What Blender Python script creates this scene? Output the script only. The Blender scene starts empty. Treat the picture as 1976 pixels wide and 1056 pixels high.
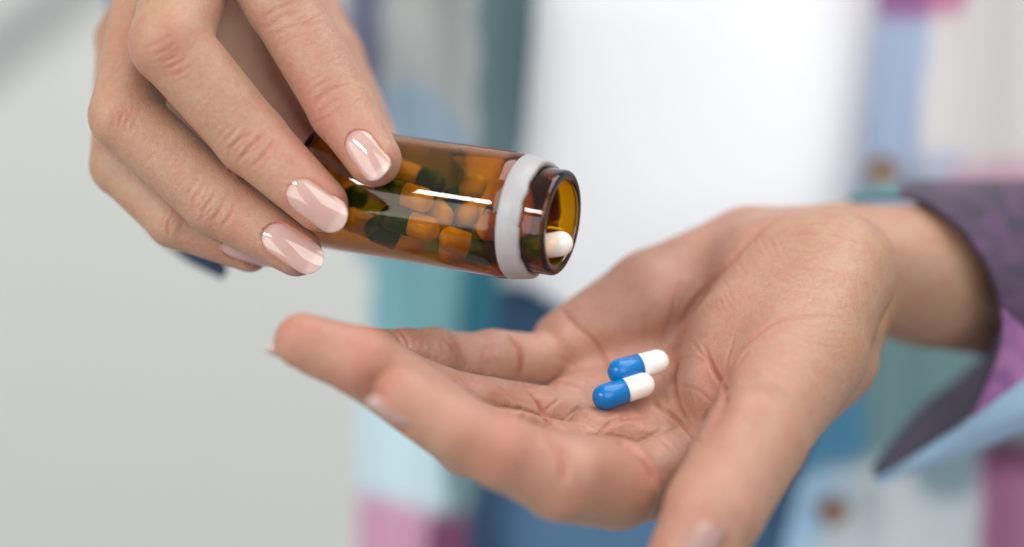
import bpy, math, random
import numpy as np
from mathutils import Vector, Matrix, Quaternion

random.seed(7)
rng = np.random.default_rng(7)
sc = bpy.context.scene
C = sc.collection

# ------------------------------------------------------------------ camera
# working space "view": millimetres, x right, y up, z towards the camera, origin 450 mm in front of it
D = 450.0
PITCH = math.radians(9)
ORG = Vector((0.0, 0.0, 1.05))
FWD = Vector((0, math.cos(PITCH), -math.sin(PITCH)))
UPV = Vector((0, math.sin(PITCH), math.cos(PITCH)))
RGT = Vector((1, 0, 0))
ROT = np.array([RGT, UPV, -FWD]).T            # columns: view axes in world
cam_d = bpy.data.cameras.new('camera')
cam = bpy.data.objects.new('camera', cam_d); C.objects.link(cam)
cam.location = ORG - FWD * (D / 1000)
cam.rotation_euler = (math.pi / 2 - PITCH, 0, 0)
cam_d.sensor_width = 36
cam_d.lens = 36 * D / 247.0
cam_d.clip_start = 0.02; cam_d.clip_end = 50
cam_d.dof.use_dof = True
cam_d.dof.focus_distance = (D - 8) / 1000
cam_d.dof.aperture_fstop = 2.9
sc.camera = cam

# ------------------------------------------------------------------ world, lamps, exposure
w = bpy.data.worlds.new('World'); sc.world = w; w.use_nodes = True
w.node_tree.nodes['Background'].inputs[0].default_value = (0.93, 0.97, 1.0, 1)
w.node_tree.nodes['Background'].inputs[1].default_value = 0.41
sc.view_settings.view_transform = 'Standard'
sc.view_settings.look = 'None'
sc.view_settings.exposure = 0.0
sc.cycles.use_denoising = True
sc.cycles.max_bounces = 16
sc.cycles.transmission_bounces = 14
sc.cycles.transparent_max_bounces = 16
sc.cycles.glossy_bounces = 6
sc.cycles.diffuse_bounces = 4
sc.cycles.sample_clamp_indirect = 6.0
sc.cycles.blur_glossy = 0.2


def v2w(p):
    p = np.asarray(p, dtype=np.float64)
    return (p / 1000.0) @ ROT.T + np.array(ORG)


def P(px, py, z=0.0):
    """a point of the place, from where it stands in the frame and its depth"""
    s = (D - z) / D / 8.0
    return np.array([(px - 988) * s, (528 - py) * s, z])


def RP(r, z):
    return r / 8.0 * (D - z) / D


def area(name, pos, target, sx, sy, power, col):
    l = bpy.data.lights.new(name, 'AREA'); l.shape = 'RECTANGLE'; l.size = sx; l.size_y = sy
    l.energy = power; l.color = col
    o = bpy.data.objects.new(name, l); C.objects.link(o)
    a = Vector(v2w(pos)); b = Vector(v2w(target))
    o.location = a
    o.rotation_euler = (b - a).to_track_quat('-Z', 'Y').to_euler()
    return o


area('window_lamp', (-650, 370, 735), (0, 0, -5), 0.50, 0.12, 5.0, (1.0, 0.98, 0.95))
area('ceiling_lamp', (520, 1250, 150), (0, 0, -60), 1.3, 1.3, 21.0, (1.0, 0.98, 0.95))
area('low_fill_lamp', (-850, -120, 620), (0, 0, -60), 0.9, 0.7, 5.0, (1.0, 0.98, 0.96))  # unseen low fill, added for the sheen on the bottle's lower half
area('front_fill_lamp', (450, 330, 1050), (200, 60, -200), 1.0, 0.8, 8.0, (1.0, 0.98, 0.96))  # unseen fill added in front to brighten the T-shirt
area('wall_fill_lamp', (-1500, 500, -300), (-350, -100, -1250), 0.9, 1.4, 1.2, (0.97, 0.99, 1.0))  # added off-frame fill that brightens the wall, no window there

# ------------------------------------------------------------------ materials


def mat(name):
    m = bpy.data.materials.new(name); m.use_nodes = True
    nt = m.node_tree
    return m, nt, nt.nodes['Principled BSDF']


def node(nt, t, **kw):
    n = nt.nodes.new(t)
    for k, v in kw.items():
        setattr(n, k, v)
    return n


def mix_rgb(nt, fac, a, b, blend='MIX'):
    n = nt.nodes.new('ShaderNodeMix'); n.data_type = 'RGBA'; n.blend_type = blend
    for sock, val in ((n.inputs[0], fac), (n.inputs[6], a), (n.inputs[7], b)):
        if isinstance(val, bpy.types.NodeSocket):
            nt.links.new(val, sock)
        elif isinstance(val, (int, float)):
            sock.default_value = val
        else:
            sock.default_value = (*val, 1)
    return n.outputs[2]


def math_n(nt, op, a, b=0.0):
    n = nt.nodes.new('ShaderNodeMath'); n.operation = op
    for sock, val in ((n.inputs[0], a), (n.inputs[1], b)):
        if isinstance(val, bpy.types.NodeSocket):
            nt.links.new(val, sock)
        else:
            sock.default_value = val
    return n.outputs[0]


def srgb(h):
    h = h.lstrip('#')
    out = []
    for i in (0, 2, 4):
        c = int(h[i:i + 2], 16) / 255
        out.append(c / 12.92 if c <= 0.04045 else ((c + 0.055) / 1.055) ** 2.4)
    return tuple(out)


def skin_material(ang):
    m, nt, b = mat('skin')
    L = nt.links
    tc = node(nt, 'ShaderNodeTexCoord')
    mp = node(nt, 'ShaderNodeMapping'); mp.inputs['Scale'].default_value = (1000, 1000, 1000)
    L.new(tc.outputs['Object'], mp.inputs['Vector'])
    red = node(nt, 'ShaderNodeAttribute', attribute_name='red')
    tone = node(nt, 'ShaderNodeAttribute', attribute_name='tone')
    n1 = node(nt, 'ShaderNodeTexNoise'); n1.inputs['Scale'].default_value = 0.22; n1.inputs['Detail'].default_value = 4
    L.new(mp.outputs[0], n1.inputs['Vector'])
    n2 = node(nt, 'ShaderNodeTexNoise'); n2.inputs['Scale'].default_value = 0.9; n2.inputs['Detail'].default_value = 3
    L.new(mp.outputs[0], n2.inputs['Vector'])
    base = mix_rgb(nt, tone.outputs['Fac'], (0.375, 0.226, 0.135), (0.405, 0.212, 0.153))
    r1 = node(nt, 'ShaderNodeMapRange'); r1.inputs[1].default_value = 0.35; r1.inputs[2].default_value = 0.7
    r1.inputs[3].default_value = 0; r1.inputs[4].default_value = 0.75
    L.new(n1.outputs[0], r1.inputs[0])
    base = mix_rgb(nt, r1.outputs[0], base, (0.375, 0.162, 0.112))
    r2 = node(nt, 'ShaderNodeMapRange'); r2.inputs[1].default_value = 0.4; r2.inputs[2].default_value = 0.75
    r2.inputs[3].default_value = 0; r2.inputs[4].default_value = 0.4
    L.new(n2.outputs[0], r2.inputs[0])
    base = mix_rgb(nt, r2.outputs[0], base, (0.46, 0.31, 0.22))
    base = mix_rgb(nt, red.outputs['Fac'], base, (0.38, 0.115, 0.072))
    L.new(base, b.inputs['Base Color'])
    b.inputs['Subsurface Weight'].default_value = 0.32
    b.inputs['Subsurface Radius'].default_value = (1.0, 0.36, 0.2)
    b.inputs['Subsurface Scale'].default_value = 0.0014
    b.inputs['Roughness'].default_value = 0.43
    b.inputs['Specular IOR Level'].default_value = 0.46
    # fine criss-cross lines of skin
    dist = node(nt, 'ShaderNodeTexNoise'); dist.inputs['Scale'].default_value = 0.5
    L.new(mp.outputs[0], dist.inputs['Vector'])
    vm = node(nt, 'ShaderNodeVectorMath', operation='MULTIPLY_ADD')
    L.new(dist.outputs['Color'], vm.inputs[0]); vm.inputs[1].default_value = (1.2, 1.2, 1.2)
    L.new(mp.outputs[0], vm.inputs[2])
    v = node(nt, 'ShaderNodeTexVoronoi', feature='DISTANCE_TO_EDGE'); v.inputs['Scale'].default_value = 1.15
    L.new(vm.outputs[0], v.inputs['Vector'])
    vr = node(nt, 'ShaderNodeMapRange'); vr.inputs[1].default_value = 0.0; vr.inputs[2].default_value = 0.22
    L.new(v.outputs['Distance'], vr.inputs[0])
    st = node(nt, 'ShaderNodeMapping', vector_type='TEXTURE'); st.inputs['Scale'].default_value = (0.34, 0.8, 1.7)
    st.inputs['Rotation'].default_value = (0, math.radians(ang), 0)
    L.new(vm.outputs[0], st.inputs['Vector'])
    n3 = node(nt, 'ShaderNodeTexNoise'); n3.inputs['Scale'].default_value = 0.8; n3.inputs['Detail'].default_value = 5
    n3.inputs['Roughness'].default_value = 0.65
    L.new(st.outputs[0], n3.inputs['Vector'])
    h = math_n(nt, 'MULTIPLY_ADD', vr.outputs[0], 0.28)
    nt.nodes[-1].inputs[2].default_value = 0
    L.new(n3.outputs[0], nt.nodes[-1].inputs[2])
    bp = node(nt, 'ShaderNodeBump'); bp.inputs['Strength'].default_value = 0.65
    bp.inputs['Distance'].default_value = 0.00022
    L.new(h, bp.inputs['Height']); L.new(bp.outputs[0], b.inputs['Normal'])
    return m


def simple(name, col, rough=0.5, **kw):
    m, nt, b = mat(name)
    b.inputs['Base Color'].default_value = (*col, 1); b.inputs['Roughness'].default_value = rough
    for k, v in kw.items():
        b.inputs[k.replace('_', ' ')].default_value = v
    return m


def varied(name, c1, c2, scale, rough, bump=0.0, bscale=None, **kw):
    m, nt, b = mat(name)
    tc = node(nt, 'ShaderNodeTexCoord')
    n = node(nt, 'ShaderNodeTexNoise'); n.inputs['Scale'].default_value = scale; n.inputs['Detail'].default_value = 4
    nt.links.new(tc.outputs['Object'], n.inputs['Vector'])
    nt.links.new(mix_rgb(nt, n.outputs[0], c1, c2), b.inputs['Base Color'])
    b.inputs['Roughness'].default_value = rough
    if bump:
        n2 = node(nt, 'ShaderNodeTexNoise'); n2.inputs['Scale'].default_value = bscale or scale * 6
        n2.inputs['Detail'].default_value = 5
        nt.links.new(tc.outputs['Object'], n2.inputs['Vector'])
        bp = node(nt, 'ShaderNodeBump'); bp.inputs['Strength'].default_value = 0.5; bp.inputs['Distance'].default_value = bump
        nt.links.new(n2.outputs[0], bp.inputs['Height']); nt.links.new(bp.outputs[0], b.inputs['Normal'])
    for k, v in kw.items():
        b.inputs[k.replace('_', ' ')].default_value = v
    return m


def cloth_material(name):
    m, nt, b = mat(name)
    at = node(nt, 'ShaderNodeAttribute', attribute_name='Col')
    tc = node(nt, 'ShaderNodeTexCoord')
    wv = node(nt, 'ShaderNodeTexNoise'); wv.inputs['Scale'].default_value = 420; wv.inputs['Detail'].default_value = 4
    nt.links.new(tc.outputs['Object'], wv.inputs['Vector'])
    nt.links.new(mix_rgb(nt, wv.outputs[0], at.outputs['Color'], (0.5, 0.5, 0.5), 'SOFT_LIGHT'), b.inputs['Base Color'])
    b.inputs['Roughness'].default_value = 0.9
    b.inputs['Sheen Weight'].default_value = 0.05
    bp = node(nt, 'ShaderNodeBump'); bp.inputs['Strength'].default_value = 0.5; bp.inputs['Distance'].default_value = 0.0004
    nt.links.new(wv.outputs[0], bp.inputs['Height']); nt.links.new(bp.outputs[0], b.inputs['Normal'])
    return m


SKIN_BACK = skin_material(49)
SKIN_PALM = skin_material(24)
def nail_material():
    m, nt, b = mat('nail_polish')
    at = node(nt, 'ShaderNodeAttribute', attribute_name='tip')
    cr = node(nt, 'ShaderNodeValToRGB'); e = cr.color_ramp.elements
    e[0].position = 0.0; e[0].color = (0.45, 0.25, 0.205, 1)
    e[1].position = 1.0; e[1].color = (0.60, 0.45, 0.39, 1)
    for p_, c_ in ((0.12, (0.52, 0.335, 0.29)), (0.5, (0.50, 0.31, 0.265)), (0.84, (0.515, 0.325, 0.28)), (0.9, (0.60, 0.44, 0.385))):
        q = e.new(p_); q.color = (*c_, 1)
    nt.links.new(at.outputs['Fac'], cr.inputs[0]); nt.links.new(cr.outputs[0], b.inputs['Base Color'])
    b.inputs['Roughness'].default_value = 0.1
    b.inputs['Coat Weight'].default_value = 1.0; b.inputs['Coat Roughness'].default_value = 0.04
    b.inputs['Subsurface Weight'].default_value = 0.35; b.inputs['Subsurface Scale'].default_value = 0.0008
    return m


NAIL = nail_material()
CAP_BLUE = varied('capsule_blue', (0.001, 0.145, 0.43), (0.0015, 0.16, 0.47), 400, 0.25, Specular_IOR_Level=0.35, Coat_Weight=0.1, Coat_Roughness=0.1, Subsurface_Weight=0.1, Subsurface_Scale=0.0006)
CAP_WHITE = varied('capsule_white', (0.80, 0.775, 0.72), (0.83, 0.805, 0.755), 400, 0.24, Coat_Weight=0.4, Coat_Roughness=0.12, Subsurface_Weight=0.2, Subsurface_Scale=0.001)
RING = varied('frosted_plastic', (0.33, 0.325, 0.335), (0.38, 0.375, 0.385), 300, 0.45, bump=0.0001, bscale=900,
              Subsurface_Weight=0.3, Subsurface_Scale=0.0012)
CLOTH = cloth_material('checked_cotton')
TEE = varied('white_jersey', (0.82, 0.835, 0.86), (0.85, 0.865, 0.89), 30, 0.95, bump=0.0008, bscale=600)
DENIM = varied('blue_denim', (0.050, 0.125, 0.235), (0.085, 0.185, 0.31), 60, 0.9, bump=0.0008, bscale=900)
WALL = varied('painted_plaster', (0.66, 0.668, 0.64), (0.70, 0.705, 0.68), 3, 0.9, bump=0.0005, bscale=300)
BUTTON = varied('horn_button', (0.13, 0.08, 0.05), (0.22, 0.14, 0.085), 200, 0.35)


def glass_material():
    m = bpy.data.materials.new('amber_glass'); m.use_nodes = True
    nt = m.node_tree; nt.nodes.clear()
    out = node(nt, 'ShaderNodeOutputMaterial')
    g = node(nt, 'ShaderNodeBsdfGlass'); g.inputs['IOR'].default_value = 1.5; g.inputs['Roughness'].default_value = 0.0
    g.inputs['Color'].default_value = (1, 1, 1, 1)
    nt.links.new(g.outputs[0], out.inputs['Surface'])
    va = node(nt, 'ShaderNodeVolumeAbsorption'); va.inputs['Color'].default_value = (0.904, 0.780, 0.14, 1)
    va.inputs['Density'].default_value = 2800.0
    nt.links.new(va.outputs[0], out.inputs['Volume'])
    return m


AMBER = glass_material()

# ------------------------------------------------------------------ object helpers


def mesh_np(name, V, F, m, parent=None, origin=None, smooth=True, attrs=None, colors=None):
    """V: world metres (n,3); F: (k,3|4) int or list. One mesh object, optionally a child of an Empty."""
    org = np.array(parent_origin(parent) if parent is not None else (origin if origin is not None else V.mean(0)), dtype=np.float64)
    me = bpy.data.meshes.new(name)
    Vl = (V - org).astype(np.float32)
    if isinstance(F, np.ndarray):
        k = F.shape[1]
        me.vertices.add(len(Vl)); me.vertices.foreach_set('co', Vl.ravel())
        me.loops.add(F.size); me.loops.foreach_set('vertex_index', F.ravel().astype(np.int32))
        me.polygons.add(len(F))
        me.polygons.foreach_set('loop_start', np.arange(0, F.size, k, dtype=np.int32))
        me.update(calc_edges=True)
    else:
        me.from_pydata(Vl.tolist(), [], F)
    if smooth:
        me.polygons.foreach_set('use_smooth', np.ones(len(me.polygons), dtype=bool))
    for an, av in (attrs or {}).items():
        a = me.attributes.new(an, 'FLOAT', 'POINT'); a.data.foreach_set('value', np.asarray(av, np.float32))
    if colors is not None:
        a = me.attributes.new('Col', 'FLOAT_COLOR', 'POINT')
        a.data.foreach_set('color', np.concatenate([colors, np.ones((len(colors), 1))], 1).astype(np.float32).ravel())
    me.materials.append(m)
    me.validate()
    o = bpy.data.objects.new(name, me); C.objects.link(o)
    if parent is not None:
        o.parent = parent
    else:
        o.location = org
    return o


def parent_origin(p):
    v = np.zeros(3)
    while p is not None:
        v += np.array(p.location); p = p.parent
    return v


def empty(name, loc, label=None, cat=None, group=None, parent=None):
    o = bpy.data.objects.new(name, None); C.objects.link(o)
    o.empty_display_size = 0.01
    if parent is not None:
        o.parent = parent
        o.location = Vector(loc) - Vector(parent_origin(parent))
    else:
        o.location = loc
    if label: o['label'] = label
    if cat: o['category'] = cat
    if group: o['group'] = group
    return o


# ------------------------------------------------------------------ setting: wall
yw = 1.15
n = 24
xs = np.linspace(-2.4, 2.4, n); zs = np.linspace(-1.2, 2.6, n)
X, Z = np.meshgrid(xs, zs)
Vw = np.stack([X.ravel(), np.full(X.size, yw), Z.ravel()], 1)
idx = np.arange(n * n).reshape(n, n)
Fw = np.stack([idx[:-1, :-1].ravel(), idx[:-1, 1:].ravel(), idx[1:, 1:].ravel(), idx[1:, :-1].ravel()], 1)
wall = mesh_np('wall', Vw, Fw, WALL); wall['kind'] = 'structure'
BAND_GREY = varied('grey_paint', (0.36, 0.37, 0.38), (0.40, 0.41, 0.42), 8, 0.7)
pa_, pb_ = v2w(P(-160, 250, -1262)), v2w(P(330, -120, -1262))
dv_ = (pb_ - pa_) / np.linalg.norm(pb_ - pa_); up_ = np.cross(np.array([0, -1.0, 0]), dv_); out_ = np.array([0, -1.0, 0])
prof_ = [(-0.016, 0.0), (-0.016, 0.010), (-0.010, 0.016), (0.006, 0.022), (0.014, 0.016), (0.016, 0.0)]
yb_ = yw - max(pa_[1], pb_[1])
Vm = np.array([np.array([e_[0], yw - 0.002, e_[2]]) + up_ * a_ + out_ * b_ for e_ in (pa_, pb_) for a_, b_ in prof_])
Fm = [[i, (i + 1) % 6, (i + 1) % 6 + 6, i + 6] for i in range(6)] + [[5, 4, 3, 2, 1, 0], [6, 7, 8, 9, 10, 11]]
band = mesh_np('wall_band', Vm, Fm, BAND_GREY, smooth=False); band['kind'] = 'structure'  # raised grey strip set diagonally across the wall

# ------------------------------------------------------------------ person: clothing
person = empty('person', v2w((60, -400, -230)), 'person in white tee and open checked shirt pouring capsules into one palm', 'person')
TP = math.tan(PITCH)


def pip(poly, x, y):
    inside = np.zeros(x.shape, bool)
    k = len(poly)
    for i in range(k):
        x1, y1 = poly[i]; x2, y2 = poly[(i + 1) % k]
        if y1 == y2:
            continue
        c = ((y1 > y) != (y2 > y)) & (x < (x2 - x1) * (y - y1) / (y2 - y1) + x1)
        inside ^= c
    return inside


def sheet(name, left, right, y0, y1, nx, ny, zf, m, parent, paints=None, thick=1.6, base=(0.5, 0.5, 0.5), hem=None):
    """a hanging piece of cloth with real thickness; left/right give its edges down its length"""
    t = np.linspace(0, 1, ny); s = np.linspace(0, 1, nx)
    yy = y0 + (y1 - y0) * t
    lx = np.interp(yy, [p[1] for p in left], [p[0] for p in left])
    rx = np.interp(yy, [p[1] for p in right], [p[0] for p in right])
    PX = lx[:, None] + (rx - lx)[:, None] * s[None, :]
    PY = np.repeat(yy[:, None], nx, 1)
    if hem is not None:
        PY = PY + t[:, None] * hem(s)[None, :]
    Zd = zf(PX, PY)
    sca = (D - Zd) / D / 8.0
    front = np.stack([(PX - 988) * sca, (528 - PY) * sca, Zd], -1).reshape(-1, 3)
    back = front.copy(); back[:, 2] -= thick
    V = np.concatenate([front, back])
    i = np.arange(nx * ny).reshape(ny, nx); N = nx * ny
    f = np.stack([i[:-1, :-1].ravel(), i[1:, :-1].ravel(), i[1:, 1:].ravel(), i[:-1, 1:].ravel()], 1)
    fb = f[:, ::-1] + N
    ring = np.concatenate([i[0, :], i[1:, -1], i[-1, -2::-1], i[-2:0:-1, 0]])
    r2 = np.roll(ring, -1)
    fs = np.stack([ring, r2, r2 + N, ring + N], 1)
    F = np.concatenate([f, fb, fs])
    col = None
    if paints is not None:
        col = np.tile(np.array(base), (N, 1))
        x = PX.ravel(); y = PY.ravel()
        wob = 3 * np.sin(y / 23) + 3 * np.sin(x / 19)
        for c, poly in paints:
            col[pip(poly, x + wob, y + wob)] = c
        g = col.reshape(ny, nx, 3)
        for _ in range(24):
            p = np.pad(g, ((1, 1), (1, 1), (0, 0)), 'edge')
            g = (p[:-2, 1:-1] + p[2:, 1:-1] + p[1:-1, :-2] + p[1:-1, 2:] + 2 * g) / 6
        col = g.reshape(-1, 3)
        col = np.concatenate([col, col])
    return mesh_np(name, v2w(V), F, m, parent, colors=col)


def yz(PY):           # a vertical surface seen by a slightly tilted camera
    return (528 - PY) / 8.0 * TP


def folds(PX, PY, a, fx, ph=0.0, sl=0.0):
    return a * np.sin((PX + sl * PY) / fx + ph) + 0.5 * a * np.sin((PX * 1.7 - sl * PY * 1.3) / fx + 2 * ph)


sheet('t_shirt', [(930, -200), (900, 700)], [(1790, -200), (1760, 700)], -200, 552, 80, 80,
      lambda x, y: -205 + yz(y) + 14 * (1 - ((x - 1350) / 420) ** 2) + folds(x, y, 2.0, 130, 0.4, 0.35), TEE, person, hem=lambda s: 480 * np.clip(s - 0.13, 0, 0.4))
sheet('jeans', [(780, 480), (740, 1250)], [(1680, 480), (1720, 1250)], 480, 1250, 60, 60,
      lambda x, y: -222 + yz(y) + 16 * (1 - ((x - 1250) / 450) ** 2) + folds(x, y, 1.5, 50, 1.0, -0.3), DENIM, person)
shirt = empty('overshirt', v2w((60, -380, -200)), parent=person)
H = srgb
LP = [
    (H('a5aaa6'), [(560, -200), (668, -200), (668, 1300), (560, 1300)]),
    (H('4f5268'), [(668, -200), (742, -200), (742, 235), (668, 235)]),
    (H('9aa09e'), [(742, -200), (918, -200), (918, 300), (742, 300)]),
    (H('7c96a8'), [(735, 330), (742, 185), (790, 150), (850, 190), (905, 260), (925, 330)]),
    (H('5e8ea0'), [(600, 330), (930, 330), (930, 520), (600, 520)]),
    (H('4a6167'), [(918, -200), (1050, -200), (1050, 520), (918, 520)]),
    (H('5f929b'), [(715, 500), (890, 500), (890, 740), (715, 740)]),
    (H('17566a'), [(890, 500), (1000, 500), (1000, 740), (890, 740)]),
    (H('b9bcba'), [(600, 500), (715, 500), (715, 740), (600, 740)]),
    (H('aecad3'), [(600, 740), (862, 740), (862, 990), (690, 945), (600, 940)]),
    (H('58787e'), [(862, 740), (1000, 740), (1000, 1000), (862, 990)]),
    (H('b5809c'), [(600, 940), (690, 945), (825, 985), (825, 1300), (600, 1300)]),
    (H('5a2a4a'), [(825, 985), (1000, 1000), (1000, 1300), (825, 1300)]),
]
LP = [(tuple(v ** 0.86 for v in c), q) for c, q in LP]
sheet('front_panel', [(590, -200), (640, 200), (690, 520), (690, 1300)],
      [(1040, -200), (1030, 60), (1012, 260), (985, 420), (962, 560), (940, 800), (905, 1000), (890, 1300)], -200, 1250, 180, 360,
      lambda x, y: -186 + yz(y) - 0.00022 * (x - 960) ** 2 + folds(x, y, 3.6, 34, 0.2, 0.12), CLOTH, shirt, LP)
RPt = [
    (H('bdb9ba'), [(1600, -200), (2200, -200), (2200, 500), (1600, 500)]),
    (H('8c9dba'), [(1690, -200), (1806, -200), (1796, 60), (1745, 420), (1630, 420), (1665, 200)]),
    (H('7688a6'), [(1690, -200), (1712, -200), (1690, 100), (1655, 420), (1630, 420), (1665, 200)]),
    (H('7a4678'), [(1600, -200), (1800, -200), (1800, 36), (1600, 40)]),
    (H('a85f82'), [(1800, -200), (1880, -200), (1862, 20), (1835, 36), (1800, 36)]),
    (H('8f9ab0'), [(1760, 300), (1860, 300), (1860, 360), (1760, 360)]),
    (H('b08a9a'), [(1840, 330), (1900, 312), (2200, 300), (2200, 420), (1820, 420)]),
    (H('3a7396'), [(1450, 500), (1668, 500), (1668, 905), (1600, 930), (1450, 960)]),
    (H('56777a'), [(1668, 500), (2200, 500), (2200, 940), (1668, 900)]),
    (H('aeb9bd'), [(1450, 960), (1620, 905), (1700, 890), (1900, 860), (1900, 1300), (1450, 1300)]),
    (H('8fb4d4'), [(1450, 930), (1545, 925), (1640, 925), (1610, 1010), (1560, 1080), (1450, 1100)]),
    (H('66808a'), [(1745, 860), (1895, 860), (1885, 930), (1850, 965), (1800, 965), (1765, 930)]),
    (H('78345c'), [(1890, 840), (2200, 840), (2200, 1300), (1890, 1300)]),
    (H('44203a'), [(1895, 840), (2200, 840), (2200, 905), (1895, 905)]),
    (H('82506f'), [(1915, 915), (2200, 915), (2200, 1300), (1930, 1300)]),
]
RPt = [(tuple(v ** 0.86 for v in c), q) for c, q in RPt]
sheet('front_panel', [(1706, -200), (1690, 60), (1660, 330), (1620, 520), (1575, 800), (1545, 930), (1505, 1100), (1480, 1300)],
      [(2150, -200), (2200, 1300)], -200, 1250, 220, 360,
      lambda x, y: -178 + yz(y) - 0.00012 * (x - 1700) ** 2 + folds(x, y, 3.4, 37, 1.2, 0.1), CLOTH, shirt, RPt)


def lathe(profile, seg, name, m, parent, mat4, wob=None):
    """profile: (t, r) along the local axis; closed when it starts and ends on the axis or loops"""
    pr = np.array(profile); k = len(pr)
    th = np.linspace(0, 2 * np.pi, seg, endpoint=False)
    V = np.zeros((k, seg, 3))
    t = pr[:, 0][:, None] + (wob(np.arange(k)[:, None], th[None, :]) if wob else 0)
    V[..., 0] = pr[:, 1][:, None] * np.cos(th); V[..., 1] = pr[:, 1][:, None] * np.sin(th); V[..., 2] = t
    V = V.reshape(-1, 3)
    i = np.arange(k * seg).reshape(k, seg); j = np.roll(i, -1, 1)
    F = np.stack([i[:-1].ravel(), j[:-1].ravel(), j[1:].ravel(), i[1:].ravel()], 1)
    faces = F.tolist()
    return V, faces, k, seg


def button(px, py, z):
    V, f, k, s = lathe([(-1.4, 4.2), (-0.6, 5.4), (0.6, 5.5), (1.1, 5.0), (0.8, 3.8), (0.3, 3.2)], 28, None, None, None, None)
    f = f + [list(range(s))[::-1], list(range((k - 1) * s, k * s))]
    mesh_np('button', v2w(V + P(px, py, z)), f, BUTTON, shirt)


button(1702, 330, -174 + (528 - 330) / 8 * TP + 6)
button(1607, 985, -174 + (528 - 985) / 8 * TP + 6)


def catmull(pts, m):
    pts = np.asarray(pts, float)
    if len(pts) == 2:
        return pts[0] + (pts[1] - pts[0]) * np.linspace(0, 1, m)[:, None]
    p = np.concatenate([[2 * pts[0] - pts[1]], pts, [2 * pts[-1] - pts[-2]]])
    u = np.linspace(0, len(pts) - 1, m); i = np.minimum(u.astype(int), len(pts) - 2); t = (u - i)[:, None]
    a, b, c, d = p[i], p[i + 1], p[i + 2], p[i + 3]
    return 0.5 * (2 * b + (c - a) * t + (2 * a - 5 * b + 4 * c - d) * t ** 2 + (3 * b - a - 3 * c + d) * t ** 3)


def strip(name, A, B, nu, nv, m, parent, colf, thick=1.6, bulge=0.0, side=1):
    """cloth stretched between two rims A and B (px, py, z)"""
    a = catmull(A, nu); b = catmull(B, nu)
    t = np.linspace(0, 1, nv)[:, None, None]
    Q = a[None] * (1 - t) + b[None] * t
    Q[..., 2] += bulge * np.sin(np.pi * t[..., 0])
    s = (D - Q[..., 2]) / D / 8
    V = np.stack([(Q[..., 0] - 988) * s, (528 - Q[..., 1]) * s, Q[..., 2]], -1)
    du = np.gradient(V, axis=1); dv = np.gradient(V, axis=0)
    nrm = np.cross(du, dv); nrm /= np.linalg.norm(nrm, axis=-1, keepdims=True) + 1e-9
    back = V - nrm * thick * side
    N = nu * nv
    V2 = np.concatenate([V.reshape(-1, 3), back.reshape(-1, 3)])
    i = np.arange(N).reshape(nv, nu)
    f = np.stack([i[:-1, :-1].ravel(), i[:-1, 1:].ravel(), i[1:, 1:].ravel(), i[1:, :-1].ravel()], 1)
    ring = np.concatenate([i[0, :], i[1:, -1], i[-1, -2::-1], i[-2:0:-1, 0]]); r2 = np.roll(ring, -1)
    F = np.concatenate([f, f[:, ::-1] + N, np.stack([r2, ring, ring + N, r2 + N], 1)])
    c = colf(Q[..., 0].ravel(), Q[..., 1].ravel())
    return mesh_np(name, v2w(V2), F, m, parent, colors=np.concatenate([c, c]))


def blotch(x, y, seed, sc_):
    r = np.random.default_rng(seed); o = 0
    for i in range(14):
        an = r.uniform(0, 6.28); fr = r.uniform(0.4, 1.6) / sc_
        o = o + np.sin((x * math.cos(an) + y * math.sin(an)) * fr + r.uniform(0, 6.28))
    return o / 2.6


def cuff_col(x, y):
    m_ = np.clip(blotch(x, y, 3, 9) * 0.5 + 0.5, 0, 1)[:, None]
    c = np.array(H('342b3d')) * (1 - m_) + np.array(H('4c3350')) * m_
    m2 = np.clip(blotch(x, y, 5, 12) * 0.5 + 0.5, 0, 1)[:, None]
    pk = np.array(H('8a5a92')) * (1 - m2) + np.array(H('a672a2')) * m2
    sel = y > 600 + (x - 1940) * 0.9; c[sel] = pk[sel]
    c[y > np.minimum(812 - (x - 1870) * 0.75, 806)] = H('9cbcd6')
    sel = (x < 1735) & (y < 420); c[sel] = H('47777c')
    return c


A = [(1632, 388, -90), (1700, 376, -70), (1770, 380, -50), (1840, 424, -38), (1902, 498, -31), (1936, 588, -31), (1936, 660, -38),
     (1908, 738, -46), (1868, 812, -54), (1790, 862, -64), (1690, 926, -76)]
B = [(1640, 374, -100), (1720, 352, -94), (1880, 346, -90), (2060, 360, -86), (2120, 480, -76), (2140, 600, -70), (2140, 700, -66),
     (2120, 780, -62), (2040, 805, -60), (1880, 872, -70), (1694, 936, -78)]
strip('cuff', A, B, 300, 140, CLOTH, shirt, cuff_col, bulge=5)


def inner_col(x, y):
    c = np.tile(np.array(H('504e64')), (len(x), 1))
    c[(x + y) % 61 < 18] = H('5c5268')
    return c


strip('cuff_lining', [(1938, 640, -42), (1908, 738, -48), (1868, 812, -56), (1790, 862, -66), (1692, 924, -78)],
      [(1960, 640, -106), (1905, 690, -112), (1850, 740, -106), (1775, 800, -96), (1688, 912, -82)], 60, 20, CLOTH, shirt, inner_col)


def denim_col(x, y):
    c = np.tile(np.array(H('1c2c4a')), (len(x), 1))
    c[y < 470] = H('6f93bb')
    return c


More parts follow.
